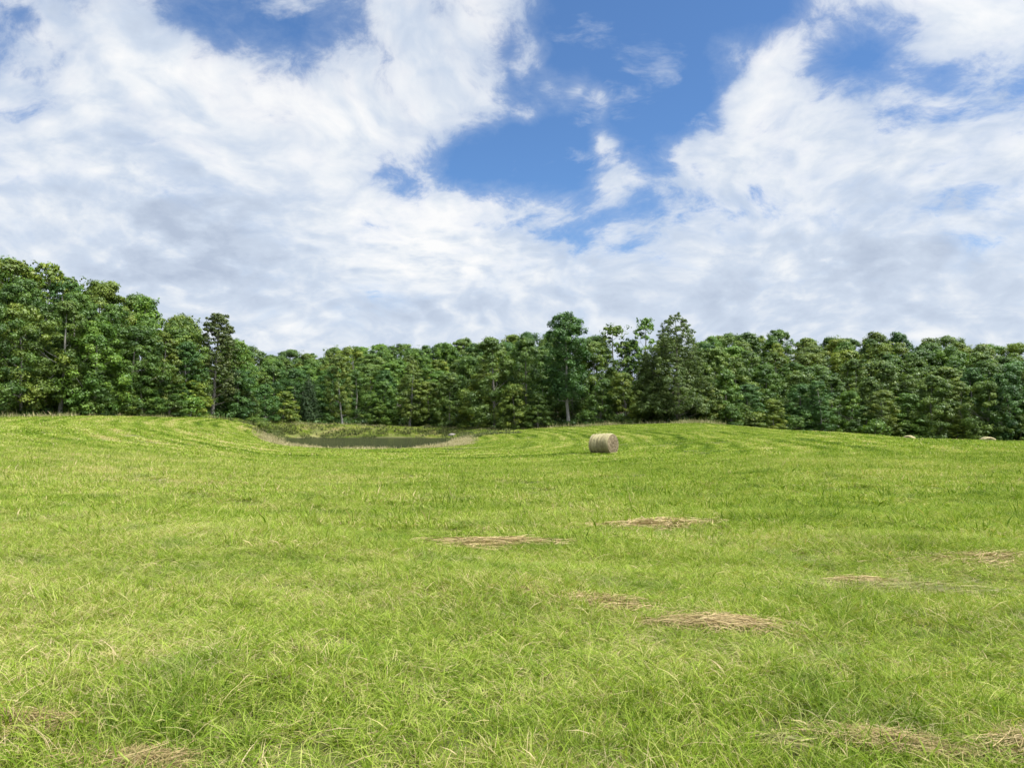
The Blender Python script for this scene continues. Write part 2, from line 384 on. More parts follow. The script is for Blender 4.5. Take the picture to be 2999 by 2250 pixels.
def build_water():
    m, k = new_mat('pond_water')
    pos = k.n('ShaderNodeNewGeometry').outputs['Position']
    n = k.noise(k.v('MULTIPLY', pos, (1.0, .5, 1)), 1.6, 3, .5)[0]
    bmp = k.n('ShaderNodeBump', ins={'Strength': .5, 'Distance': .05, 'Height': n})
    b = k.n('ShaderNodeBsdfPrincipled', ins={'Base Color': (.014, .016, .008, 1), 'Roughness': .12, 'IOR': 1.13, 'Normal': bmp.outputs[0]})
    mk = k.n('ShaderNodeBsdfDiffuse', ins={0: (.024, .028, .013, 1)})
    mx = k.n('ShaderNodeMixShader', ins={0: .30, 1: mk.outputs[0], 2: b.outputs[0]})     # murky body under weak gloss; dark colour stands in for reflected bank and trees
    k.n('ShaderNodeOutputMaterial', ins={0: mx.outputs[0]})
    c = POND.mean(0); out = c + (POND - c)*1.03
    V = np.concatenate([np.c_[out, np.full(len(out), WATER_Z + .02)], [[c[0], c[1], WATER_Z + .02]]])
    n_ = len(out)
    Fq = np.array([[i, (i+1) % n_, n_] for i in range(n_)])
    if np.cross(out[1] - out[0], c - out[0]) < 0: Fq = Fq[:, ::-1]
    o = obj('pond_water', mesh_np('pond_water', V, Fq, m)); tag(o, 'dark still water of the small farm pond', 'water', kind='structure')
build_water()

# ------------------------------------------------------------------ grass
def blades(rng, n, area, h, w, bend=(.3, 1.0), tint=(.15, .75), base=None, hvar=.45, straw=.12, flat=.15, segs=3, z0=0.0, clump=0):
    """strips: returns V, F, tint"""
    if base is None:
        p = rng.uniform(-area/2, area/2, (n, 2))
        if clump:
            cc = rng.uniform(-area/2, area/2, (clump, 2)); ci = rng.integers(0, clump, n)
            own = rng.random(n) < .55
            p = np.where(own[:, None], cc[ci] + rng.normal(0, area*.035, (n, 2)), p)
    else: p = base; ci = None
    phi = rng.uniform(0, 2*PI, n); hh = h*np.exp(rng.normal(0, hvar, n))
    hh = np.clip(hh, .25*h, 2.4*h)
    bd = rng.uniform(*bend, n)
    lie = rng.random(n) < flat
    bd = np.where(lie, rng.uniform(1.2, 2.2, n), bd)
    t = np.linspace(0, 1, segs + 1)
    dirx, diry = np.cos(phi), np.sin(phi)
    L = 1/np.sqrt(1 + .45*bd**2)
    r = bd[:, None]*hh[:, None]*L[:, None]*(t**1.6)
    zz = hh[:, None]*L[:, None]*(t - .22*np.minimum(bd, 1.6)[:, None]*t**2.4)
    kink = rng.normal(0, .10, (n, 1))*hh[:, None]*t**2
    cx = p[:, :1] + r*dirx[:, None] - kink*diry[:, None]; cy = p[:, 1:] + r*diry[:, None] + kink*dirx[:, None]
    ww = w*np.exp(rng.normal(0, .35, n))
    wt = np.interp(t, [0, .3, .75, 1], [.75, 1, .65, .06])
    ps = phi + PI/2 + rng.normal(0, .6, n)
    wx = np.cos(ps)[:, None]*ww[:, None]*wt/2; wy = np.sin(ps)[:, None]*ww[:, None]*wt/2
    tw = rng.normal(0, .5, (n, 1))*ww[:, None]*wt/2
    A = np.stack([cx - wx, cy - wy, zz - tw + z0], 2); B = np.stack([cx + wx, cy + wy, zz + tw + z0], 2)
    V = np.stack([A, B], 2).reshape(-1, 3)           # n, segs+1, 2
    k = np.arange(n)[:, None]*(2*(segs+1)) + 2*np.arange(segs)[None]
    k = k.ravel(); Fq = np.stack([k, k+1, k+3, k+2], 1)
    ti = rng.uniform(*tint, n)
    ti = np.where(rng.random(n) < straw, rng.uniform(.78, 1.0, n), ti)
    return V, Fq, np.repeat(ti, 2*(segs+1))
def merge(parts):
    V, Fs, T, o = [], [], [], 0
    for v, f, t in parts:
        V.append(v); Fs.append(f + o); T.append(t); o += len(v)
    return np.concatenate(V), np.concatenate(Fs), np.concatenate(T)

def scatter_group():
    g = bpy.data.node_groups.new('scatter', 'GeometryNodeTree')
    g.interface.new_socket('Geometry', in_out='INPUT', socket_type='NodeSocketGeometry')
    g.interface.new_socket('Patches', in_out='INPUT', socket_type='NodeSocketCollection')
    g.interface.new_socket('Geometry', in_out='OUTPUT', socket_type='NodeSocketGeometry')
    N = g.nodes; Lk = g.links.new
    gi = N.new('NodeGroupInput'); go = N.new('NodeGroupOutput')
    ci = N.new('GeometryNodeCollectionInfo'); ci.inputs['Separate Children'].default_value = True; ci.inputs['Reset Children'].default_value = True
    Lk(gi.outputs[1], ci.inputs[0])
    ip = N.new('GeometryNodeInstanceOnPoints'); ip.inputs['Pick Instance'].default_value = True
    def na(name, typ):
        a = N.new('GeometryNodeInputNamedAttribute'); a.data_type = typ; a.inputs[0].default_value = name
        return a.outputs[0]
    Lk(gi.outputs[0], ip.inputs['Points']); Lk(ci.outputs[0], ip.inputs['Instance'])
    Lk(na('pick', 'INT'), ip.inputs['Instance Index'])
    er = N.new('FunctionNodeEulerToRotation'); Lk(na('turn', 'FLOAT_VECTOR'), er.inputs[0]); Lk(er.outputs[0], ip.inputs['Rotation'])
    Lk(na('size', 'FLOAT_VECTOR'), ip.inputs['Scale'])
    Lk(ip.outputs[0], go.inputs[0])
    return g
SCAT = scatter_group()
def scatter(name, meshes, P, sizes, rng, label, cat='grass', pick=None, kind='stuff'):
    col = bpy.data.collections.new(name + '_patches')
    for i, me in enumerate(meshes):
        o = bpy.data.objects.new('%s_patch' % name, me); col.objects.link(o)
    n = len(P)
    me = bpy.data.meshes.new(name); me.vertices.add(n); me.vertices.foreach_set('co', P.astype(np.float32).ravel())
    gx, gy = slope(P[:, 0], P[:, 1], .35)
    rz = rng.uniform(0, 2*PI, n)
    # tilt the patch with the ground: euler XYZ applies z last, so express the slope in the patch's own axes
    lx = gx*np.cos(rz) + gy*np.sin(rz); ly = -gx*np.sin(rz) + gy*np.cos(rz)
    turn = np.stack([np.arctan(ly), -np.arctan(lx), rz], 1)
    sz = np.asarray(sizes, float)
    if sz.ndim == 1: sz = np.repeat(sz[:, None], 3, 1)
    pk = rng.integers(0, len(meshes), n) if pick is None else pick
    a = me.attributes.new('turn', 'FLOAT_VECTOR', 'POINT'); a.data.foreach_set('vector', turn.astype(np.float32).ravel())
    a = me.attributes.new('size', 'FLOAT_VECTOR', 'POINT'); a.data.foreach_set('vector', sz.astype(np.float32).ravel())
    a = me.attributes.new('pick', 'INT', 'POINT'); a.data.foreach_set('value', pk.astype(np.int32))
    o = obj(name, me)
    md = o.modifiers.new('scatter', 'NODES'); md.node_group = SCAT
    md[[s for s in SCAT.interface.items_tree if s.name == 'Patches'][0].identifier] = col
    tag(o, label, cat, kind=kind)
    return o
def wedge(rng, y0, y1, cell, umax=.86, pad=1.0):
    """jittered grid over the ground in front of the viewer"""
    ys = np.arange(y0, y1, cell)
    out = []
    for y in ys:
        hw = umax*y + pad
        xs = np.arange(-hw, hw + cell, cell)
        out.append(np.stack([xs + rng.uniform(-.5, .5, len(xs))*cell, y + rng.uniform(-.5, .5, len(xs))*cell], 1))
    p = np.concatenate(out)
    return p
def on_ground(p, dz=0.0): return np.c_[p, H(p[:, 0], p[:, 1]) + dz]
def in_field(p, m=0.0, pond=3.0):
    ok = p[:, 1] < edge_y(p[:, 0]/np.maximum(p[:, 1], 12)) + m
    far = (np.abs(p[:, 0] + 20) < 60) & (p[:, 1] > 40)
    s = np.full(len(p), 99.0); s[far] = sdf(p[far, 0], p[far, 1])
    return ok & (s > pond)

def build_grass():
    rng = np.random.default_rng(11)
    near_m, mid_m, far_m = [], [], []
    for v in range(6):
        parts = [blades(rng, 1700, .62, .066, .0030, bend=(.5, 1.7), tint=(.10, .74), straw=.085, flat=.4, clump=11),
                 blades(rng, 110, .62, .09, .0042, bend=(.4, 1.4), tint=(.2, .7), straw=.10, clump=6),
                 blades(rng, 420, .62, .065, .0026, bend=(.8, 2.0), tint=(.5, .95), straw=.38, flat=.75, z0=.012)]
        V, Fq, T = merge(parts); near_m.append(mesh_np('near_grass', V, Fq, M_GRASS, {'tint': T}))
    for v in range(5):
        parts = [blades(rng, 2200, 1.3, .065, .008, bend=(.4, 1.4), tint=(.14, .74), straw=.09, flat=.32, segs=2, clump=14),
                 blades(rng, 130, 1.3, .11, .011, bend=(.2, .9), tint=(.2, .65), segs=2, clump=7),
                 blades(rng, 600, 1.3, .065, .007, bend=(.8, 2.0), tint=(.5, .95), straw=.35, flat=.7, segs=2, z0=.012)]
        V, Fq, T = merge(parts); mid_m.append(mesh_np('mid_grass', V, Fq, M_GRASS, {'tint': T}))
    for v in range(4):
        V, Fq, T = merge([blades(rng, 1900, 3.4, .075, .034, bend=(.4, 1.4), tint=(.2, .7), straw=.10, flat=.3, segs=2, clump=16)])
        far_m.append(mesh_np('far_grass', V, Fq, M_GRASS, {'tint': T}))
    p = wedge(rng, 1.6, 18, .39); p = p[rng.random(len(p)) > smst(p[:, 1], 10.5, 18)]
    hs = .75 + .75*np.abs(np.sin(p[:, 0]*.9 + np.sin(p[:, 1]*.7)*1.4)*np.sin(p[:, 1]*1.1 + .6))
    s = rng.uniform(.9, 1.15, len(p))
    P1 = (p, np.stack([s, s, s*hs], 1), rng.integers(0, 6, len(p)))
    p = wedge(rng, 9.0, 48, .95); p = p[in_field(p)]; p = p[(rng.random(len(p)) < smst(p[:, 1], 8.5, 13.5)) & (rng.random(len(p)) > smst(p[:, 1], 38, 48))]
    s = rng.uniform(.95, 1.15, len(p)); hs = rng.uniform(.8, 1.3, len(p))
    P2 = (p, np.stack([s, s, s*hs], 1), rng.integers(6, 11, len(p)))
    p = wedge(rng, 32, 132, 2.3, .8); p = p[rng.random(len(p)) < smst(p[:, 1], 31, 41)]; p = p[in_field(p, 1.5, 0.6)]
    s = rng.uniform(.95, 1.15, len(p))
    P3 = (p, np.stack([s, s, s*rng.uniform(.8, 1.3, len(p))], 1), rng.integers(11, 15, len(p)))
    P = np.concatenate([q[0] for q in (P1, P2, P3)]); S = np.concatenate([q[1] for q in (P1, P2, P3)]); K = np.concatenate([q[2] for q in (P1, P2, P3)])
    # the collection lists its objects by name: give every patch mesh a sortable name through creation order
    scatter('meadow_grass', near_m + mid_m + far_m, on_ground(P, .012), S, rng, 'short yellow green grass regrowing all over the mown meadow', pick=K)
    # taller coarse tufts standing out of the sward
    tm = []
    for v in range(5):
        V, Fq, T = merge([blades(rng, 9, .05, .11, .006, bend=(.3, 1.3), tint=(.2, .55), straw=.05, segs=4, base=rng.normal(0, .03, (9, 2)), hvar=.3, flat=.05)])
        tm.append(mesh_np('tall_tuft', V, Fq, M_TALL, {'tint': T}))
    p = np.concatenate([wedge(rng, 2.4, 9, .75), wedge(rng, 9, 26, 1.3)])
    p = p[rng.random(len(p)) < .3]
    scatter('grass_tufts', tm, on_ground(p), rng.uniform(.7, 1.35, len(p)), rng, 'taller coarse bright green grass tufts among the short grass')
    # tall dry grass along the pond rim and the wood's edge, green weeds on the far bank
    def tallpatch(n, h, w, tint, mat, area=1.6, straw=.1):
        r_ = []
        for v in range(4):
            V, Fq, T = merge([blades(rng, n, area, h, w, bend=(.1, .6), tint=tint, straw=straw, flat=.05, segs=2, hvar=.35, clump=6)])
            r_.append(mesh_np('tall_grass', V, Fq, mat, {'tint': T}))
        return r_
    q = np.stack([rng.uniform(-50, 10, 9000), rng.uniform(58, 134, 9000)], 1); s_ = sdf(q[:, 0], q[:, 1])
    nearside = q[:, 1] < 108
    c = POND.mean(0)
    rim = q[(s_ > .5) & (s_ < 2.5) & nearside & (rng.random(9000) < .55)]
    left_arc = np.stack([X(np.interp(np.linspace(0, 1, 70), [0, .5, 1], [735, 800, 880]), np.linspace(112, 74, 70)), np.linspace(112, 74, 70)], 1) + rng.normal(0, .7, (70, 2))
    right_arc = np.stack([X(np.interp(np.linspace(0, 1, 60), [0, 1], [1380, 1285]), np.linspace(108, 74, 60)), np.linspace(108, 74, 60)], 1) + rng.normal(0, .35, (60, 2))
    rim = np.concatenate([rim, left_arc, right_arc])
    scatter('pond_rim_grass', tallpatch(130, .24, .03, (.35, 1.0), M_TAN), on_ground(rim), rng.uniform(.7, 1.2, len(rim)), rng, 'tall tan dry grass ringing the near rim of the pond')
    bankp = q[(q[:, 1] > 100) & (((s_ > 2.2) & (s_ < 4.6) & (rng.random(9000) < .5)) | ((s_ > .2) & (s_ < 9) & (rng.random(9000) < .12)))]
    scatter('pond_bank_weeds', tallpatch(120, .26, .05, (.2, 1.0), M_WEED), on_ground(bankp), rng.uniform(.6, 1.3, len(bankp)), rng, 'olive green weeds covering the far bank of the pond')
    e = []
    for px in np.arange(-60, 3060, 5.0):
        yy = np.interp(px, EDGE_PX, EDGE_Y); dens = .4 if px < 640 else .4 if px < 2150 else .25
        if 860 < px < 1330: dens = .8
        for r_ in range(2):
            if rng.random() < dens*.7:
                y = yy - rng.uniform(-.5, 3.2); e.append((X(px, y), y))
    # a pale stand of seed grass in front of the broad olive tree and on the bank
    for (a, b, y0, n) in ((1980, 2110, 103, 60), (1680, 1800, 111, 26), (1400, 1480, 119, 14)):
        for _ in range(n):
            y = y0 + rng.uniform(-2, 3); e.append((X(rng.uniform(a, b), y), y))
    e = np.array(e)
    scatter('wood_edge_grass', tallpatch(80, .36, .045, (.0, 1.0), M_TAN), on_ground(e), rng.uniform(.6, 1.25, len(e)), rng, 'tall uncut tan grass along the foot of the wood')
build_grass()

# ------------------------------------------------------------------ cut hay left on the field
def hay_clump(name, vx, vy, w, d, n, label, mat, ang=0.0, zmax=.15, length=.22, thick=.0045, group='wisps of cut hay left on the meadow'):
    """vx, vy: where it lies, found once on the photograph (2212 wide) and fixed in metres"""
    u = (vx - 1106)/1597.6; v = (vy - 914.6)/1597.6
    y = CAM_H/v
    for _ in range(8): y = (CAM_H - (float(H(u*y, y)) + .08))/v
    x = u*y
    rng = np.random.default_rng(abs(hash(label)) % 99991 if False else int(vx*7 + vy))
    w *= .72; d *= .62; n = int(n*.68); zmax *= .34; thick *= .65; length *= .8
    # several overlapping bundles, denser in the middle
    nb = 9
    bc = np.stack([rng.normal(0, w*.26, nb), rng.normal(0, d*.24, nb)], 1); bi = rng.integers(0, nb, n)
    p = bc[bi] + np.stack([rng.normal(0, w*.26, n)*rng.choice([.6, 1, 1.3], n), rng.normal(0, d*.30, n)*rng.choice([.6, 1, 1.5], n)], 1)
    ca, sa = math.cos(ang), math.sin(ang); p = p @ np.array([[ca, sa], [-sa, ca]])
    phi = ang + rng.normal(0, .8, n) + rng.normal(0, .3, nb)[bi]
    L = length*np.exp(rng.normal(0, .35, n)); t = np.linspace(-.5, .5, 4)
    curve = rng.normal(0, .22, n)*L
    cx = p[:, :1] + np.cos(phi)[:, None]*L[:, None]*t - np.sin(phi)[:, None]*curve[:, None]*(t**2*4)
    cy = p[:, 1:] + np.sin(phi)[:, None]*L[:, None]*t + np.cos(phi)[:, None]*curve[:, None]*(t**2*4)
    fall = np.exp(-((p[:, 0]/w)**2 + (p[:, 1]/d)**2)*2.0)
    zc = (.045 + rng.random(n)*zmax*(.35 + .65*fall))[:, None] + rng.normal(0, .05, n)[:, None]*L[:, None]*t - np.abs(curve)[:, None]*.2*(t**2*4)
    gz = H(x + cx, y + cy) - float(H(x, y))
    zc = np.maximum(zc, .015) + gz
    ww = thick*np.exp(rng.normal(0, .3, n))/2
    wx = -np.sin(phi)*ww; wy = np.cos(phi)*ww
    tw = rng.uniform(-1, 1, n)*ww
    A = np.stack([cx - wx[:, None], cy - wy[:, None], zc - tw[:, None]], 2); B = np.stack([cx + wx[:, None], cy + wy[:, None], zc + tw[:, None]], 2)
    V = np.stack([A, B], 2).reshape(-1, 3)
    k = (np.arange(n)[:, None]*8 + 2*np.arange(3)[None]).ravel(); Fq = np.stack([k, k+1, k+3, k+2], 1)
    tint = np.clip(rng.normal(.58, .2, nb)[bi] + rng.normal(0, .2, n), 0, 1)
    o = obj(name, mesh_np(name, V, Fq, mat, {'tint': np.repeat(tint, 8)}), loc=(x, y, float(H(x, y))))
    tag(o, label, 'cut hay', group)
    return o
HAY = [
 (1075, 1167, 1.9, .9, 3200, 'long pale tan streak of cut hay lying left of centre, below the pond', M_STRAW, .05, .26, .30, .010),
 (1408, 1123, 1.8, .8, 1900, 'small pale tan streak of cut hay nearest to the standing round bale', M_STRAW, -.04, .18, .30, .012),
 (1275, 1285, .75, .42, 1500, 'pinkish tan heap of dry hay just right of centre, beside dark cuttings', M_STRAW, -.35, .17, .22, .0055),
 (1160, 1266, .45, .3, 420, 'thin small tan wisp left of the pinkish tan heap', M_STRAW, -.3, .12, .2, .005),
 (1545, 1330, .95, .34, 1700, 'flat golden tan patch of dry hay right of the pinkish tan heap', M_STRAW, -.12, .14, .2, .005),
 (1900, 1268, 1.9, .95, 2600, 'grey green windrow of half dried cuttings on the right side of the meadow', M_GREENCUT, -.12, .2, .3, .006),
 (1850, 1245, .6, .3, 500, 'tan tuft of dry hay behind the grey green windrow', M_STRAW, -.1, .15, .2, .006),
 (2130, 1195, 1.8, .8, 650, 'faint tan scatter of dry hay near the right border', M_STRAW, 0, .13, .25, .008),
 (70, 1530, .62, .16, 1300, 'tan strip of dry hay in the lower left corner, upper one of two', M_STRAW, -.05, .14, .2, .0035),
 (330, 1612, .55, .16, 900, 'loose tan hay near the lower left corner, lower one of two', M_STRAW, -.15, .12, .2, .0032),
 (1900, 1572, .48, .22, 1500, 'thick tan bunch of dry stalks in the lower right foreground', M_STRAW, -.4, .15, .2, .0032),
 (2180, 1572, .5, .3, 900, 'tan tangle of dry stalks cut off by the right border', M_STRAW, .3, .15, .2, .0032),
 (1660, 1572, .2, .09, 150, 'small fan of pale green flattened blades in the lower right foreground', M_GREENCUT, -.25, .12, .24, .006),
]
for a in HAY: hay_clump('cut_hay', *a)

# ------------------------------------------------------------------ trees
def bark_mat(name, c0, c1):
    m, k = new_mat(name)
    co = k.n('ShaderNodeTexCoord').outputs['Object']
    n = k.noise(k.v('MULTIPLY', co, (6, 6, 1.2)), 1.5, 5, .6)[0]
    c = k.ramp(n, [(.3, c0), (.7, c1)])
    bmp = k.n('ShaderNodeBump', ins={'Strength': .6, 'Distance': .04, 'Height': n})
    b = k.n('ShaderNodeBsdfPrincipled', ins={'Base Color': c, 'Roughness': .85, 'Specular IOR Level': .2, 'Normal': bmp.outputs[0]})
    k.n('ShaderNodeOutputMaterial', ins={0: b.outputs[0]})
    return m
M_BARK = bark_mat('grey_bark', (.10, .09, .075), (.26, .245, .21))
M_PALE = bark_mat('pale_bark', (.17, .16, .14), (.36, .345, .31))
def leaf_mat(name, stops):
    m, k = new_mat(name)
    t = k.n('ShaderNodeAttribute', attribute_name='tint').outputs['Fac']
    oi = k.n('ShaderNodeObjectInfo')
    c = k.ramp(t, stops)
    c = k.mix(1.0, c, oi.outputs['Color'], 'MULTIPLY')
    leafy(k, c, .28, .5, (1.1, 1.15, .5), .3)
    return m
M_LEAF = leaf_mat('broadleaf_foliage', [(0, (.032, .062, .013)), (.35, (.064, .115, .019)), (.7, (.112, .170, .026)), (1, (.185, .228, .040))])
M_NEEDLE = leaf_mat('fine_foliage', [(0, (.036, .060, .015)), (.5, (.070, .098, .024)), (1, (.13, .15, .042))])

def tube(path, r, sides=7):
    path = np.asarray(path, float); r = np.asarray(r, float); n = len(path)
    d = np.gradient(path, axis=0); d /= np.linalg.norm(d, axis=1)[:, None] + 1e-9
    up = np.where(np.abs(d[:, 2:3]) > .9, [[1., 0, 0]], [[0., 0, 1]])
    a = np.cross(d, up); a /= np.linalg.norm(a, axis=1)[:, None]; b = np.cross(d, a)
    th = np.linspace(0, 2*PI, sides, endpoint=False)
    V = path[:, None] + r[:, None, None]*(np.cos(th)[None, :, None]*a[:, None] + np.sin(th)[None, :, None]*b[:, None])
    V = V.reshape(-1, 3)
    i, j = np.meshgrid(np.arange(n-1), np.arange(sides), indexing='ij')
    p = (i*sides + j).ravel(); q = (i*sides + (j+1) % sides).ravel()
    return V, np.stack([p, q, q + sides, p + sides], 1)
def join(parts):
    V, Fs, o = [], [], 0
    for v, f in parts: V.append(v); Fs.append(f + o); o += len(v)
    return np.concatenate(V), np.concatenate(Fs)
def leaves(rng, C, R, n_per, size, squash=.7, axis_z=None, upb=.25, outb=.45, shell=(.5, 1.06), aspect=.55, ntint=None):
    nC = len(C); ci = np.repeat(np.arange(nC), n_per); n = len(ci)
    d = rng.normal(0, 1, (n, 3)); d /= np.linalg.norm(d, axis=1)[:, None]
    out = C.copy(); out[:, 2] = 0; ln = np.linalg.norm(out, axis=1)[:, None]; out = out/np.maximum(ln, .3)
    d = d + outb*out[ci] + np.array([0, 0, upb]); d /= np.linalg.norm(d, axis=1)[:, None]
    rr = R[ci]*rng.uniform(*shell, n)*(1 + .25*np.sin(d[:, 0]*7 + ci)*np.sin(d[:, 1]*6 + ci*1.7))
    p = C[ci] + d*rr[:, None]*np.array([1, 1, squash])
    nn = d*1.2 + rng.normal(0, .42, (n, 3)) + np.array([0, 0, .5]); nn /= np.linalg.norm(nn, axis=1)[:, None]
    a = np.cross(nn, rng.normal(0, 1, (n, 3))); a /= np.linalg.norm(a, axis=1)[:, None] + 1e-9
    b = np.cross(nn, a)
    s = size*np.exp(rng.normal(0, .3, n))[:, None]
    V = np.stack([p + a*s*.6, p + b*s*aspect*.6 - nn*s*.08, p - a*s*.5, p - b*s*aspect*.6 - nn*s*.08], 1).reshape(-1, 3)
    Fq = np.arange(n*4).reshape(-1, 4)
    ct = rng.uniform(0, 1, nC)[ci]
    ti = np.clip(.12 + .56*ct + .24*rng.random(n), 0, 1)
    return V, Fq, np.repeat(ti, 4)

def broadleaf(seed, Ht=16.0, Rm=4.3, zb=.12, nclump=150, peak=.5, n_per=165, size=.225, lean=0.0, top_gap=0.0, bark=None, mat=None, rclump=(.7, 1.45), squash=.68):
    """returns crown mesh, trunk mesh for a tree of height Ht"""
    rng = np.random.default_rng(seed)
    lob = rng.uniform(0, 2*PI, 3)
    def Rprof(t, a):
        e = np.where(t < peak, (t/peak), (1 - t)/(1 - peak))
        e = np.clip(e, 0, 1)
        base = Rm*(np.where(t < peak, .68 + .32*np.sqrt(e), np.sqrt(np.clip(e, 0.0, 1))*.92 + .08*e))
        return base*(1 + .16*np.sin(2*a + lob[0]) + .12*np.sin(3*a + lob[1] + t*4))
    t = np.sqrt(rng.uniform(0.0, 1, nclump))*.0 + rng.uniform(0.0, .97, nclump); a = rng.uniform(0, 2*PI, nclump) + np.arange(nclump)*2.399
    rr = Rprof(t, a)*np.sqrt(rng.uniform(.12, .95, nclump))
    R = rng.uniform(*rclump, nclump)*(1.0 - .35*t)
    z = Ht*(zb + (1 - zb)*t*.97)
    z = np.minimum(z, Ht - R*squash*.9); z = np.maximum(z, Ht*zb*.6 + R*squash*.5)
    C = np.stack([rr*np.cos(a), rr*np.sin(a), z], 1)
    # top leaders so the crown ends in an uneven tip
    k = 9
    ta = rng.uniform(0, 2*PI, k); tr = rng.uniform(0.0, .46, k)*Rm
    C = np.concatenate([C, np.stack([tr*np.cos(ta), tr*np.sin(ta), Ht*(rng.uniform(.89, .955, k) - .16*(tr/Rm))], 1)]); R = np.concatenate([R, rng.uniform(.7, 1.15, k)])
    V, Fq, T = leaves(rng, C, R, n_per, size, squash)
    # stray sprays outside the clumps
    Cs = C[rng.integers(0, len(C), 40)] + rng.normal(0, .7, (40, 3))*[1, 1, .6]; Vs, Fs, Ts = leaves(rng, Cs, np.full(40, .7), 18, size, .6)
    V, Fq, T = merge([(V, Fq, T), (Vs, Fs, Ts)])
    V[:, 2] = np.maximum(V[:, 2], .15)
    crown = mesh_np('crown', V, Fq, mat or M_LEAF, {'tint': T})
    # trunk and limbs
    nz = 9; zz = np.linspace(-.4, Ht*.86, nz); w = np.cumsum(rng.normal(0, .09, (nz, 2)), 0); w[:2] = 0
    path = np.c_[w, zz]; r0 = .013*Ht + .02
    rp = r0*np.interp(zz/Ht, [-.05, 0.02, .08, .5, .86], [1.55, 1.3, 1.0, .62, .16])
    parts = [tube(path, rp, 9)]
    for i in rng.choice(nclump, min(16, nclump), replace=False):
        c = C[i]; h0 = np.clip(c[2] - np.hypot(c[0], c[1])*rng.uniform(.5, 1.0), Ht*.14, Ht*.8)
        b0 = np.array([np.interp(h0, zz, path[:, 0]), np.interp(h0, zz, path[:, 1]), h0])
        mid = .5*(b0 + c) + np.array([0, 0, -.25]) + rng.normal(0, .15, 3)
        rr_ = np.interp(h0, zz, rp)*.42
        parts.append(tube([b0, mid, c], [rr_, rr_*.65, .02], 5))
    V, Fq = join(parts)
    return crown, mesh_np('trunk', V, Fq, bark or M_BARK, None, True)

def conical(seed, Ht=16.0, Rm=5.2, mat=None, zb=.05, n_sprays=1700, size=.23, power=.58, up=.25, n_per=32, tpow=.5):
    """broad-based pointed tree with fine twiggy sprays"""
    rng = np.random.default_rng(seed)
    t = 1 - rng.uniform(0.0, 1, n_sprays)**tpow; t = np.clip(t, 0, .985); a = rng.uniform(0, 2*PI, n_sprays)
    br = np.floor(a/(2*PI)*9); env = Rm*(1 - t)**power*(1 + .22*np.sin(a*4 + t*9) + .1*np.sin(a*9 - t*20))
    rr = env*np.sqrt(rng.uniform(.18, 1.0, n_sprays))
    z = Ht*(zb + (1 - zb)*t) + rr*up*.6
    C = np.stack([rr*np.cos(a), rr*np.sin(a), np.minimum(z, Ht)], 1); R = rng.uniform(.35, .75, n_sprays)*(1 - .3*t)
    V, Fq, T = leaves(rng, C, R, n_per, size, .55, upb=.15, outb=.6, aspect=.35)
    V[:, 2] = np.maximum(V[:, 2], .1)
    crown = mesh_np('crown', V, Fq, mat or M_NEEDLE, {'tint': T})
    zz = np.linspace(-.4, Ht*.95, 8); path = np.c_[np.cumsum(rng.normal(0, .04, (8, 2)), 0), zz]; path[:2, :2] = 0
    rp = np.interp(zz/Ht, [0, .1, .95], [.34, .26, .02]); parts = [tube(path, rp, 8)]
    for i in rng.choice(n_sprays, 26, replace=False):
        c = C[i]; h0 = max(c[2] - np.hypot(c[0], c[1])*.45, .6); rr_ = np.interp(h0, zz, rp)*.35
        parts.append(tube([[0, 0, h0], .5*(np.array([0, 0, h0]) + c) + [0, 0, -.1], c], [rr_, rr_*.6, .015], 5))
    V, Fq = join(parts)
    return crown, mesh_np('trunk', V, Fq, M_BARK, None, True)

PROTO = {
 'round': [broadleaf(100 + i, Rm=4.4 + .25*(i % 3), peak=[.42, .5, .36, .55, .46][i], zb=[.05, .09, .04, .07, .11][i]) for i in range(5)],
 'edge': [broadleaf(200 + i, Ht=11, Rm=3.6, zb=.0, peak=.36, nclump=120, n_per=150, rclump=(.6, 1.25), size=.21) for i in range(4)],
 'spread': [broadleaf(600 + i, Ht=15, Rm=5.2, zb=.08, peak=.58, nclump=130, n_per=170, rclump=(.6, 1.7)) for i in range(2)],
 'spire': [broadleaf(620 + i, Ht=17, Rm=3.3, zb=.05, peak=.24, nclump=120, n_per=150, rclump=(.55, 1.15)) for i in range(2)],
 'tall': [broadleaf(300 + i, Ht=18, Rm=3.5, zb=.14, peak=.5, nclump=125, n_per=150, bark=M_PALE, rclump=(.65, 1.3)) for i in range(3)],
 'column': [broadleaf(350, Ht=19, squash=.9, Rm=3.2, zb=.24, peak=.74, nclump=180, n_per=150, bark=M_PALE, rclump=(.7, 1.2))],
 'open': [broadleaf(360 + i, Ht=17, Rm=3.5, zb=.2, peak=.6, nclump=160, n_per=34, rclump=(.4, .85), size=.29) for i in range(2)],
 'olive': [conical(400), conical(401, Rm=4.2)],
 'pine': [conical(450, Ht=14, Rm=3.3, zb=.10, n_sprays=420, size=.28, power=.42, up=.9, tpow=1.0, n_per=36)],
 'shrub': [broadleaf(500 + i, Ht=3.2, Rm=1.9, zb=.0, peak=.35, nclump=20, n_per=60, size=.22, rclump=(.45, .85)) for i in range(3)],
}
PH = {'round': 16, 'edge': 11, 'tall': 18, 'spread': 15, 'spire': 17, 'column': 19, 'open': 17, 'olive': 16, 'pine': 14, 'shrub': 3.2}
PR = {'round': 4.6, 'edge': 3.8, 'tall': 3.6, 'column': 3.5, 'open': 3.8, 'olive': 5.0, 'pine': 3.3, 'shrub': 2.0}
COLS = [('dark blue green', (.58, .80, .95)), ('deep green', (.76, .88, .8)), ('mid green', (1.0, 1.0, .95)), ('olive green', (1.2, 1.06, .92)), ('yellow green', (1.5, 1.28, .85)), ('fresh green', (1.05, 1.2, .9))]
TREES = []
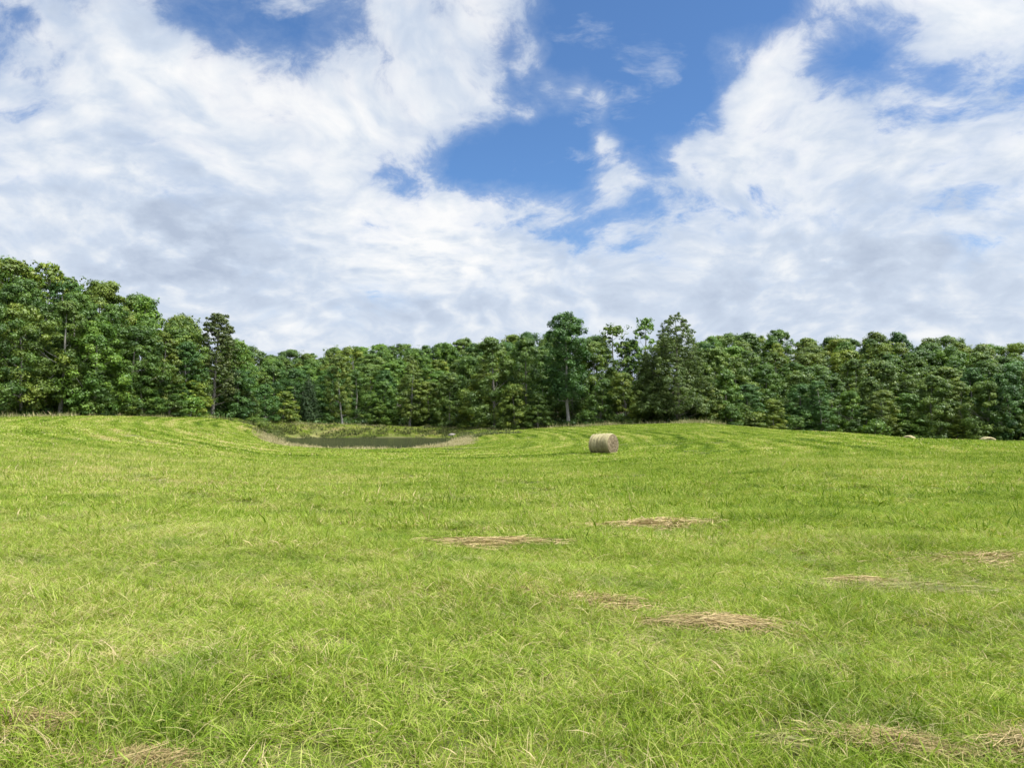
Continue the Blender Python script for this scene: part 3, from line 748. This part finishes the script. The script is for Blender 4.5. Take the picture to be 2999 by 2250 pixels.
OLIVE_GREY = ('olive grey green', (1.08, 1.2, .95))
def plant(kind, px, y, h, wide=1.0, colour=None, row='front', label=None, variant=None, name=None, rng=random.Random(5)):
    x = X(px, y); z = float(H(x, y)) - .05
    crown, trunk = PROTO[kind][rng.randrange(len(PROTO[kind])) if variant is None else variant]
    s = h/PH[kind]; sw = s**.5*wide
    nm = name or {'olive': 'cedar_tree', 'pine': 'pine_tree', 'shrub': 'shrub'}.get(kind, 'broadleaf_tree')
    t = empty(nm, (x, y, z), 0, (sw*rng.uniform(.9, 1.12), sw*rng.uniform(.9, 1.12), s))
    t.rotation_euler = (rad(rng.gauss(0, 2.2)), rad(rng.gauss(0, 2.2)), rng.uniform(0, 2*PI))
    cn, cc = COLS[rng.choices(range(6), [2.5, 4, 4, 2.2, 1.2, 1.5] if row in ('front', 'second') and px > 640 else [1, 3, 4.5, 1.8, 1.2, 2.6])[0]] if colour is None else OLIVE_GREY if kind == 'olive' and colour == 3 else COLS[colour]
    c = obj('foliage' if kind == 'shrub' else 'crown', crown, t); j = rng.uniform(.88, 1.14)
    c.color = (cc[0]*j, cc[1]*j, cc[2]*j, 1)
    obj('stem' if kind == 'shrub' else 'trunk', trunk, t)
    TREES.append(dict(o=t, px=px, y=y, row=row, col=cn, label=label, kind=kind, h=h))
    return t
SIL = [(-150, 680), (0, 722), (130, 752), (200, 785), (390, 845), (480, 902), (560, 930), (600, 945), (690, 990), (760, 1025), (900, 1022), (1000, 1012), (1150, 1000), (1300, 1006), (1420, 985), (1500, 985), (1580, 975), (1640, 950), (1700, 930), (1800, 938), (1870, 930), (1940, 940), (2040, 940), (2090, 972), (2200, 968), (2350, 982), (2450, 972), (2550, 967), (2700, 985), (2850, 1000), (2999, 1012), (3150, 1020)]
FRONT = [(-150, 850), (0, 880), (200, 890), (400, 940), (600, 1010), (700, 1085), (900, 1120), (1300, 1105), (1500, 1050), (2100, 1050), (2200, 1110), (2600, 1125), (2999, 1110), (3200, 1110)]
def sil(px): return np.interp(px, *zip(*SIL))
def fro(px): return np.interp(px, *zip(*FRONT))
def top_to_h(px, y, row):
    return CAM_H + (HZ - row)/F*y - float(H(X(px, y), y))
TRNG = random.Random(21)
def row_of(px0, px1, dy, spacing, f, rowname, kinds, wide=1.0, jit=10, hmax=22, avoid=()):
    px = px0 + TRNG.uniform(0, .5)*spacing/100*F
    while px < px1:
        y = float(np.interp(px, EDGE_PX, EDGE_Y)) + dy + TRNG.uniform(-1.2, 1.2)*(1 + dy/40)
        step = spacing/y*F
        if not any(abs(px - a) < b for a, b in avoid):
            r = fro(px)*(1 - f) + sil(px)*f + TRNG.uniform(-jit, jit)
            if f > .2 and px > 650 and TRNG.random() < .2: r -= TRNG.uniform(7, 20)
            h = min(max(top_to_h(px, y, r), 5.5), hmax)
            plant(TRNG.choice(kinds), px, y, h, wide*TRNG.uniform(.88, 1.15), row=rowname, rng=TRNG)
        px += step*TRNG.uniform(.8, 1.2)

# landmark trees of the middle group
plant('column', 1665, 118.5, top_to_h(1665, 118.5, 906), 1.0, 0, label='tallest dark green tree with a straight pale trunk, standing behind the round bale', variant=0, name='broadleaf_tree', rng=TRNG)
plant('olive', 1985, 112.5, top_to_h(1985, 112.5, 908), 1.0, 3, label='broad pyramid shaped olive tree reaching from ground to skyline, right of the tallest tree', variant=0, rng=TRNG)
plant('olive', 1900, 116, top_to_h(1900, 116, 1010), .9, 3, label='lower olive tree tucked against the left flank of the broad pyramid tree', variant=1, rng=TRNG)
plant('open', 1805, 124, top_to_h(1805, 124, 936), .9, 2, label='thin open crowned tree against the sky, left of the two between tall trees', variant=0, rng=TRNG)
plant('open', 1885, 125, top_to_h(1885, 125, 918), .9, 5, label='thin open crowned tree against the sky, right of the two between tall trees', variant=1, rng=TRNG)
plant('round', 1450, 122.5, top_to_h(1450, 122.5, 978), .95, 2, label='rounded mid green tree at the left end of the tall middle group', variant=1, rng=TRNG)
plant('round', 1545, 123, top_to_h(1545, 123, 972), .9, 1, label='deep green tree just left of the tallest tree, with an airy pointed top', variant=3, rng=TRNG)
plant('edge', 1400, 125.5, top_to_h(1400, 125.5, 1090), 1.0, 4, label='yellow green low tree at the right end of the pond bank', variant=0, rng=TRNG)
plant('edge', 1510, 119.0, top_to_h(1510, 119, 1120), 1.0, 3, label='low olive green tree in front of the deep green airy topped tree', variant=1, rng=TRNG)
plant('edge', 1575, 118.0, top_to_h(1575, 118, 1150), .9, 2, label='small mid green tree at the left foot of the tallest tree', variant=2, rng=TRNG)
plant('edge', 1755, 116.0, top_to_h(1755, 116, 1105), 1.0, 1, label='deep green low tree at the right foot of the tallest tree', variant=3, rng=TRNG)
plant('round', 1745, 121.0, top_to_h(1745, 121, 985), .8, 2, label='mid green tree rising close behind the right side of the tallest tree', variant=2, rng=TRNG)
plant('edge', 1835, 114.0, top_to_h(1835, 114, 1085), 1.0, 3, label='olive green low tree left of the broad pyramid tree', variant=0, rng=TRNG)
plant('edge', 2070, 112.5, top_to_h(2070, 112.5, 1110), .95, 3, label='olive green low tree at the right foot of the broad pyramid tree', variant=1, rng=TRNG)
plant('round', 2080, 119.0, top_to_h(2080, 119, 1010), .85, 2, label='mid green tree behind the right flank of the broad pyramid tree', variant=4, rng=TRNG)
plant('pine', 622, 110.0, top_to_h(622, 110, 920), 1.0, 2, label='pointed pine standing alone above the skyline at the right end of the left wood', variant=0, rng=TRNG)
plant('spread', 545, 108.0, top_to_h(545, 108, 925), .8, 2, label='rounded mid green tree just left of the pointed pine', variant=0, rng=TRNG)
plant('round', 690, 118.0, top_to_h(690, 118, 985), .9, 5, label='fresh green tree just right of the pointed pine', variant=0, rng=TRNG)
plant('tall', 1003, 130.0, top_to_h(1003, 130, 1025), .8, 3, label='slender tree with long bare pale trunk behind the middle of the pond', variant=0, rng=TRNG)
plant('olive', 905, 129.5, top_to_h(905, 129.5, 1095), .62, 0, label='dark blue green cone shaped evergreen behind the left part of the pond', variant=1, rng=TRNG)
plant('tall', 1200, 130.0, top_to_h(1200, 130, 1060), .9, 3, label='slender tree with pale forked trunk behind the right part of the pond', variant=1, rng=TRNG)
plant('edge', 2262, 115.5, top_to_h(2262, 115.5, 1168), 1.0, 4, label='bright yellow green bushy tree at the foot of the right wood', variant=2, rng=TRNG)
plant('tall', 2405, 116.5, top_to_h(2405, 116.5, 1105), .8, 0, label='thin dark tree with bent pale trunk at the foot of the right wood', variant=2, rng=TRNG)
LM = [(1665, 45), (1985, 60), (1450, 25), (1545, 30)]
# left wood
row_of(-60, 600, 0, 3.9, 0, 'front', ['round', 'spread', 'edge', 'tall', 'spire'], .9, 24)
row_of(-60, 600, 5.5, 4.8, .55, 'second', ['round', 'tall'], .95)
row_of(-40, 590, 12, 4.8, 1.0, 'skyline', ['round', 'open', 'round'], .95, 16)
row_of(-20, 560, 20, 6.0, 1.02, 'rear', ['open', 'round'], .95, 14)
# behind the pond
row_of(660, 1390, 0.5, 4.0, 0, 'front', ['edge', 'edge', 'edge', 'round', 'spire'], .95, 34, avoid=[(1003, 60), (905, 50), (1200, 55), (622, 30), (1400, 45)])
row_of(650, 1420, 8, 5.6, .30, 'second', ['round', 'edge', 'spread', 'spire'], .95, 24)
for i, (dy, f, sp) in enumerate(((18, .48, 6.4), (32, .66, 7.2), (50, .82, 7.8), (74, .93, 7.5), (92, .985, 6.8))):
    row_of(640, 1640, dy, sp, f, ('third', 'slope', 'high', 'crest', 'skyline')[i], ['round', 'spread', 'edge', 'spire', 'round'], 1.12, (13, 13, 13, 11, 8)[i])
# right wood
row_of(2120, 3060, 0.5, 4.0, 0, 'front', ['edge', 'edge', 'edge', 'round', 'spire'], .95, 34, avoid=[(2262, 35), (2405, 25), (2070, 40)])
row_of(2130, 3060, 8, 5.6, .30, 'second', ['round', 'edge', 'spread', 'spire'], .95, 24)
for i, (dy, f, sp) in enumerate(((18, .48, 6.4), (32, .66, 7.2), (50, .82, 7.8), (74, .93, 7.5), (92, .985, 6.8))):
    row_of(2050, 3060, dy, sp, f, ('third', 'slope', 'high', 'crest', 'skyline')[i], ['round', 'spread', 'edge', 'spire', 'round'], 1.12, (13, 13, 13, 11, 8)[i])
# middle group, behind the landmarks
row_of(1400, 2110, 12, 5.0, .55, 'behind', ['round', 'tall'], .9, 12)
# saplings that close the foot of the wood
for a, b, n, s0 in ((260, 600, 5, 1), (690, 1330, 7, 2), (2150, 3010, 10, 3)):
    for i in range(n):
        px = a + (b - a)*(i + TRNG.uniform(.2, .8))/n
        y = float(np.interp(px, EDGE_PX, EDGE_Y)) - TRNG.uniform(-.4, 1.0)
        if min(abs(px - q) for q in (1003, 1200, 905, 2405, 2262)) < 38: continue
        plant('edge', px, y, TRNG.uniform(3.2, 6.0), 1.0, row='sapling', name='sapling', rng=TRNG)
# shrubs
SHR = [(830, 127.5, 2.4, 4, 'yellow green shrub at the wood edge left of the pond'), (745, 108, 1.3, 2, 'low shrub in the grass at the upper left of the pond'), (775, 106, 1.6, 3, 'olive shrub in the grass at the upper left of the pond, nearest the water'),
       (560, 99.5, 2.6, 5, 'fresh green shrub at the foot of the left wood, near the pine'), (1470, 119, 2.0, 2, 'mid green shrub under the left end of the tall middle group'), (1720, 113.5, 2.2, 1, 'deep green shrub right of the pale trunk of the tallest tree'),
       (2215, 113.5, 2.6, 3, 'olive shrub left of the bright yellow green bushy tree'), (2330, 115.0, 2.4, 1, 'deep green shrub right of the bright yellow green bushy tree'), (2140, 111.0, 3.0, 1, 'deep green shrub at the right end of the pale seed grass'), (2860, 111.0, 3.2, 2, 'mid green shrub behind the nearer of the two hidden bales'), (2560, 113.0, 3.0, 5, 'fresh green shrub in front of the right wood, left of the far bale'), (300, 87, 2.0, 2, 'mid green shrub under the left wood')]
for px, y, h, c, lb in SHR:
    plant('shrub', px, y, h, 1.0, c, label=lb, rng=TRNG)

ORD = ['first', 'second', 'third', 'fourth', 'fifth', 'sixth', 'seventh', 'eighth', 'ninth', 'tenth', 'eleventh', 'twelfth', 'thirteenth', 'fourteenth', 'fifteenth', 'sixteenth', 'seventeenth', 'eighteenth', 'nineteenth', 'twentieth'] + ['twenty-' + w for w in ('first', 'second', 'third', 'fourth', 'fifth', 'sixth', 'seventh', 'eighth', 'ninth')] + ['thirtieth'] + ['thirty-' + w for w in ('first', 'second', 'third', 'fourth', 'fifth', 'sixth', 'seventh', 'eighth', 'ninth')]
def label_trees():
    seg = lambda px: 'left wood' if px < 625 else 'wood behind pond' if px < 1400 else 'tall middle group' if px < 2110 else 'right wood'
    rowtxt = {'front': 'front row', 'second': 'second row', 'third': 'third row', 'slope': 'lower slope', 'high': 'upper slope', 'crest': 'below skyline', 'skyline': 'on skyline', 'rear': 'rearmost row', 'behind': 'row behind', 'sapling': 'young edge sapling'}
    buckets = {}
    for t in TREES:
        o = t['o']
        if t['label']:
            tag(o, t['label'], 'shrub' if t['kind'] == 'shrub' else 'tree', 'shrubs along the wood edge' if t['kind'] == 'shrub' else 'trees of the wood around the meadow')
        else: buckets.setdefault((seg(t['px']), t['row']), []).append(t)
    for (s, r), L in buckets.items():
        L.sort(key=lambda t: t['px'])
        for i, t in enumerate(L):
            if r == 'sapling':
                tag(t['o'], '%s sapling, %s from the left along the foot of the %s' % (t['col'], ORD[i], s), 'sapling', 'saplings along the foot of the wood'); continue
            tag(t['o'], '%s tree, %s, %s from the left, %s' % (t['col'], rowtxt[r] + ' of the ' + s if not r in ('skyline', 'crest') else rowtxt[r] + ' of the ' + s, ORD[i], 'slender' if t['kind'] in ('tall', 'open') else 'bushy' if t['kind'] == 'edge' else 'rounded'), 'tree', 'trees of the wood around the meadow')
label_trees()
print('TREES', len(TREES))

def build_undergrowth():
    rng = np.random.default_rng(77)
    C, R = [], []
    for px in np.arange(-60, 3060, 14.0):
        yy = np.interp(px, EDGE_PX, EDGE_Y)
        for k in range(4):
            y = yy + rng.uniform(3.0, 26.0); h = rng.uniform(.5, 2.6)
            if k == 3: y = yy + rng.uniform(.2, 2.5); h = rng.uniform(.2, 1.0)
            x = X(px + rng.uniform(-10, 10), y); C.append((x, y, float(H(x, y)) + h*.5)); R.append(rng.uniform(.7, 1.4))
    C = np.array(C); R = np.array(R)
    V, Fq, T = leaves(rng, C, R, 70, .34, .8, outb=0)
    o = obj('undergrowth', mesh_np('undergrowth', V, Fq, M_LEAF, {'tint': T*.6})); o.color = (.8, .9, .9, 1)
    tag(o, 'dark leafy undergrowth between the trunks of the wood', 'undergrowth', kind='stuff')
build_undergrowth()

# ------------------------------------------------------------------ round bales
def bale_mats():
    m, k = new_mat('bale_side_straw')
    co = k.n('ShaderNodeTexCoord').outputs['Object']
    x, y, z = k.xyz(co)                                  # axis along x
    ang = k.m('ARCTAN2', y, z)
    st = k.noise(k.comb(k.m('MULTIPLY', x, 26.0), k.m('MULTIPLY', ang, 3.0), 0.0), 1.0, 5, .65)[0]
    band = k.noise(k.comb(k.m('MULTIPLY', x, 4.5), k.m('MULTIPLY', ang, .35), 3.0), 1.0, 2, .5)[0]
    wisp = k.noise(co, 28.0, 4, .6)[0]
    f = k.m('ADD', k.m('MULTIPLY', st, .5), k.m('ADD', k.m('MULTIPLY', band, .45), k.m('MULTIPLY', k.m('SUBTRACT', wisp, .5), .4)))
    c = k.ramp(f, [(.26, (.105, .085, .038)), (.44, (.235, .20, .10)), (.60, (.35, .31, .165)), (.8, (.46, .415, .25))])
    net = k.m('GREATER_THAN', k.m('SINE', k.m('MULTIPLY', x, 52.0)), .93)
    c = k.mix(k.m('MULTIPLY', net, .25), c, (.42, .42, .36))
    bmp = k.n('ShaderNodeBump', ins={'Strength': .8, 'Distance': .03, 'Height': k.m('ADD', st, wisp)})
    b = k.n('ShaderNodeBsdfPrincipled', ins={'Base Color': c, 'Roughness': .85, 'Specular IOR Level': .15, 'Normal': bmp.outputs[0]})
    k.n('ShaderNodeOutputMaterial', ins={0: b.outputs[0]})
    e, k = new_mat('bale_end_straw')
    co = k.n('ShaderNodeTexCoord').outputs['Object']
    x, y, z = k.xyz(co)
    r = k.m('POWER', k.m('ADD', k.m('MULTIPLY', y, y), k.m('MULTIPLY', z, z)), .5)
    ang = k.m('ARCTAN2', y, z)
    sp = k.m('SINE', k.m('ADD', k.m('MULTIPLY', r, 62.0), ang))
    n = k.noise(co, 7.0, 5, .65)[0]; n2 = k.noise(co, 40.0, 3, .6)[0]
    f = k.m('ADD', k.m('MULTIPLY_ADD', sp, .07, n), k.m('MULTIPLY', k.m('SUBTRACT', n2, .5), .5))
    c = k.ramp(f, [(.28, (.065, .050, .026)), (.5, (.155, .122, .070)), (.72, (.29, .24, .155))])
    bmp = k.n('ShaderNodeBump', ins={'Strength': 1.0, 'Distance': .04, 'Height': f})
    b = k.n('ShaderNodeBsdfPrincipled', ins={'Base Color': c, 'Roughness': .9, 'Specular IOR Level': .1, 'Normal': bmp.outputs[0]})
    k.n('ShaderNodeOutputMaterial', ins={0: b.outputs[0]})
    return m, e
M_BALE, M_END = bale_mats()
def bale_meshes(Rb=.76, L=1.62):
    rng = np.random.default_rng(3)
    na, nx = 72, 28
    xs = np.linspace(-L/2, L/2, nx); th = np.linspace(0, 2*PI, na, endpoint=False)
    XX, TT = np.meshgrid(xs, th, indexing='ij')
    e = np.clip((np.abs(XX) - (L/2 - .10))/.10, 0, 1)
    lay = .018*np.sin(XX*23 + 1.0) + .012*np.sin(XX*41 + .7*np.sin(TT))
    r = Rb*(1 + .012*np.sin(3*TT + 1) + .01*np.sin(5*TT + XX*2)) + lay + rng.normal(0, .006, XX.shape) - .09*(1 - np.sqrt(1 - np.minimum(e, .999)**2))
    # it sags a little where it rests
    zz = r*np.cos(TT); zz = np.maximum(zz, -Rb*.955)
    V = np.stack([XX, r*np.sin(TT), zz], 2).reshape(-1, 3)
    i, j = np.meshgrid(np.arange(nx-1), np.arange(na), indexing='ij'); p = (i*na + j).ravel(); q = (i*na + (j+1) % na).ravel()
    side = (V, np.stack([p, q, q + na, p + na], 1), None)
    # loose stalks standing off the roll
    n = 420; t0 = rng.uniform(-1.9, 1.9, n); x0 = rng.uniform(-L/2, L/2, n); rr = Rb + rng.uniform(-.01, .015, n)
    base = np.stack([x0, rr*np.sin(t0), rr*np.cos(t0)], 1)
    d = np.stack([rng.normal(0, .5, n), np.cos(t0)*rng.choice([-1, 1], n), -np.sin(t0)*1.0], 1) + np.stack([np.zeros(n), np.sin(t0), np.cos(t0)], 1)*rng.uniform(.05, .5, n)[:, None]
    d /= np.linalg.norm(d, axis=1)[:, None]; l = rng.uniform(.05, .16, n)[:, None]; w = np.cross(d, rng.normal(0, 1, (n, 3))); w /= np.linalg.norm(w, axis=1)[:, None]
    sv = np.stack([base - w*.004, base + w*.004, base + d*l + w*.002, base + d*l - w*.002], 1).reshape(-1, 3)
    sf = np.arange(4*n).reshape(-1, 4)
    V2, F2 = join([(side[0], side[1]), (sv, sf)])
    me_side = mesh_np('roll', V2, F2, M_BALE, None, True)
    ends = []
    for s in (-1, 1):
        nr = 16; rad_ = np.linspace(0, 1, nr)**.8; rim = V.reshape(nx, na, 3)[0 if s < 0 else -1]
        P = []
        for k_, f in enumerate(rad_):
            q_ = rim*np.array([1, f, f]); q_[:, 0] = s*(L/2 + .04*(1 - f**2) + .012*math.sin(f*34) - .002) + rng.normal(0, .009, na)*(f < .99)
            P.append(q_)
        P = np.array(P).reshape(-1, 3)
        i, j = np.meshgrid(np.arange(nr-1), np.arange(na), indexing='ij'); p = (i*na + j).ravel(); q = (i*na + (j+1) % na).ravel()
        Fq = np.stack([p, p + na, q + na, q], 1) if s > 0 else np.stack([p, q, q + na, p + na], 1)
        ends.append(mesh_np('end_face', P, Fq, M_END, None, True))
    return me_side, ends
B_SIDE, B_ENDS = bale_meshes()
def bale(px, y, yaw, tilt, label, dz=0.0):
    x = X(px, y); z = float(H(x, y))
    t = empty('hay_bale', (x, y, z + .72 + dz), yaw, (1.08, 1.06, 1.05)); t.rotation_euler = (0, tilt, yaw)
    obj('roll', B_SIDE, t)
    for e in B_ENDS: obj('end_face', e, t)
    tag(t, label, 'hay bale', 'round hay bales on the meadow')
    return t
a0 = math.atan2(X(1767, 56), 56)
bale(1767, 56.5, -(rad(35) + a0), rad(-2.5), 'whole round hay bale standing alone on the grass right of the pond')
bale(2660, 99, rad(50), 0, 'far smaller bale top peeking over the right crest before the wood', -.16)
bale(2889, 80, rad(72), 0, 'nearer larger bale top peeking over the crest close to right border', -.12)

# ------------------------------------------------------------------ pale stone by the pond
def stone():
    m, k = new_mat('pale_stone')
    co = k.n('ShaderNodeTexCoord').outputs['Object']
    n = k.noise(co, 3.0, 6, .6)[0]
    c = k.ramp(n, [(.3, (.13, .12, .10)), (.7, (.26, .23, .20))])
    bmp = k.n('ShaderNodeBump', ins={'Strength': .7, 'Distance': .05, 'Height': n})
    b = k.n('ShaderNodeBsdfPrincipled', ins={'Base Color': c, 'Roughness': .9, 'Normal': bmp.outputs[0]}); k.n('ShaderNodeOutputMaterial', ins={0: b.outputs[0]})
    rng = np.random.default_rng(9)
    nl, na = 9, 18
    ph = np.linspace(-PI/2, PI/2, nl); th = np.linspace(0, 2*PI, na, endpoint=False)
    PH_, TH = np.meshgrid(ph, th, indexing='ij')
    r = 1 + .12*np.sin(3*TH + 2*PH_) + .08*np.sin(5*TH + 1) + rng.normal(0, .03, PH_.shape)
    V = np.stack([0.65*r*np.cos(PH_)*np.cos(TH), .45*r*np.cos(PH_)*np.sin(TH), .42*np.sign(np.sin(PH_))*np.abs(np.sin(PH_))**.7], 2).reshape(-1, 3)
    i, j = np.meshgrid(np.arange(nl-1), np.arange(na), indexing='ij'); p = (i*na + j).ravel(); q = (i*na + (j+1) % na).ravel()
    y = 119.0; x = X(1325, y)
    o = obj('stone', mesh_np('stone', V, np.stack([p, q, q + na, p + na], 1), m, None, True), loc=(x, y, float(H(x, y)) + .0))
    tag(o, 'pale flat stone in the grass at the right end of the pond', 'stone')
stone()
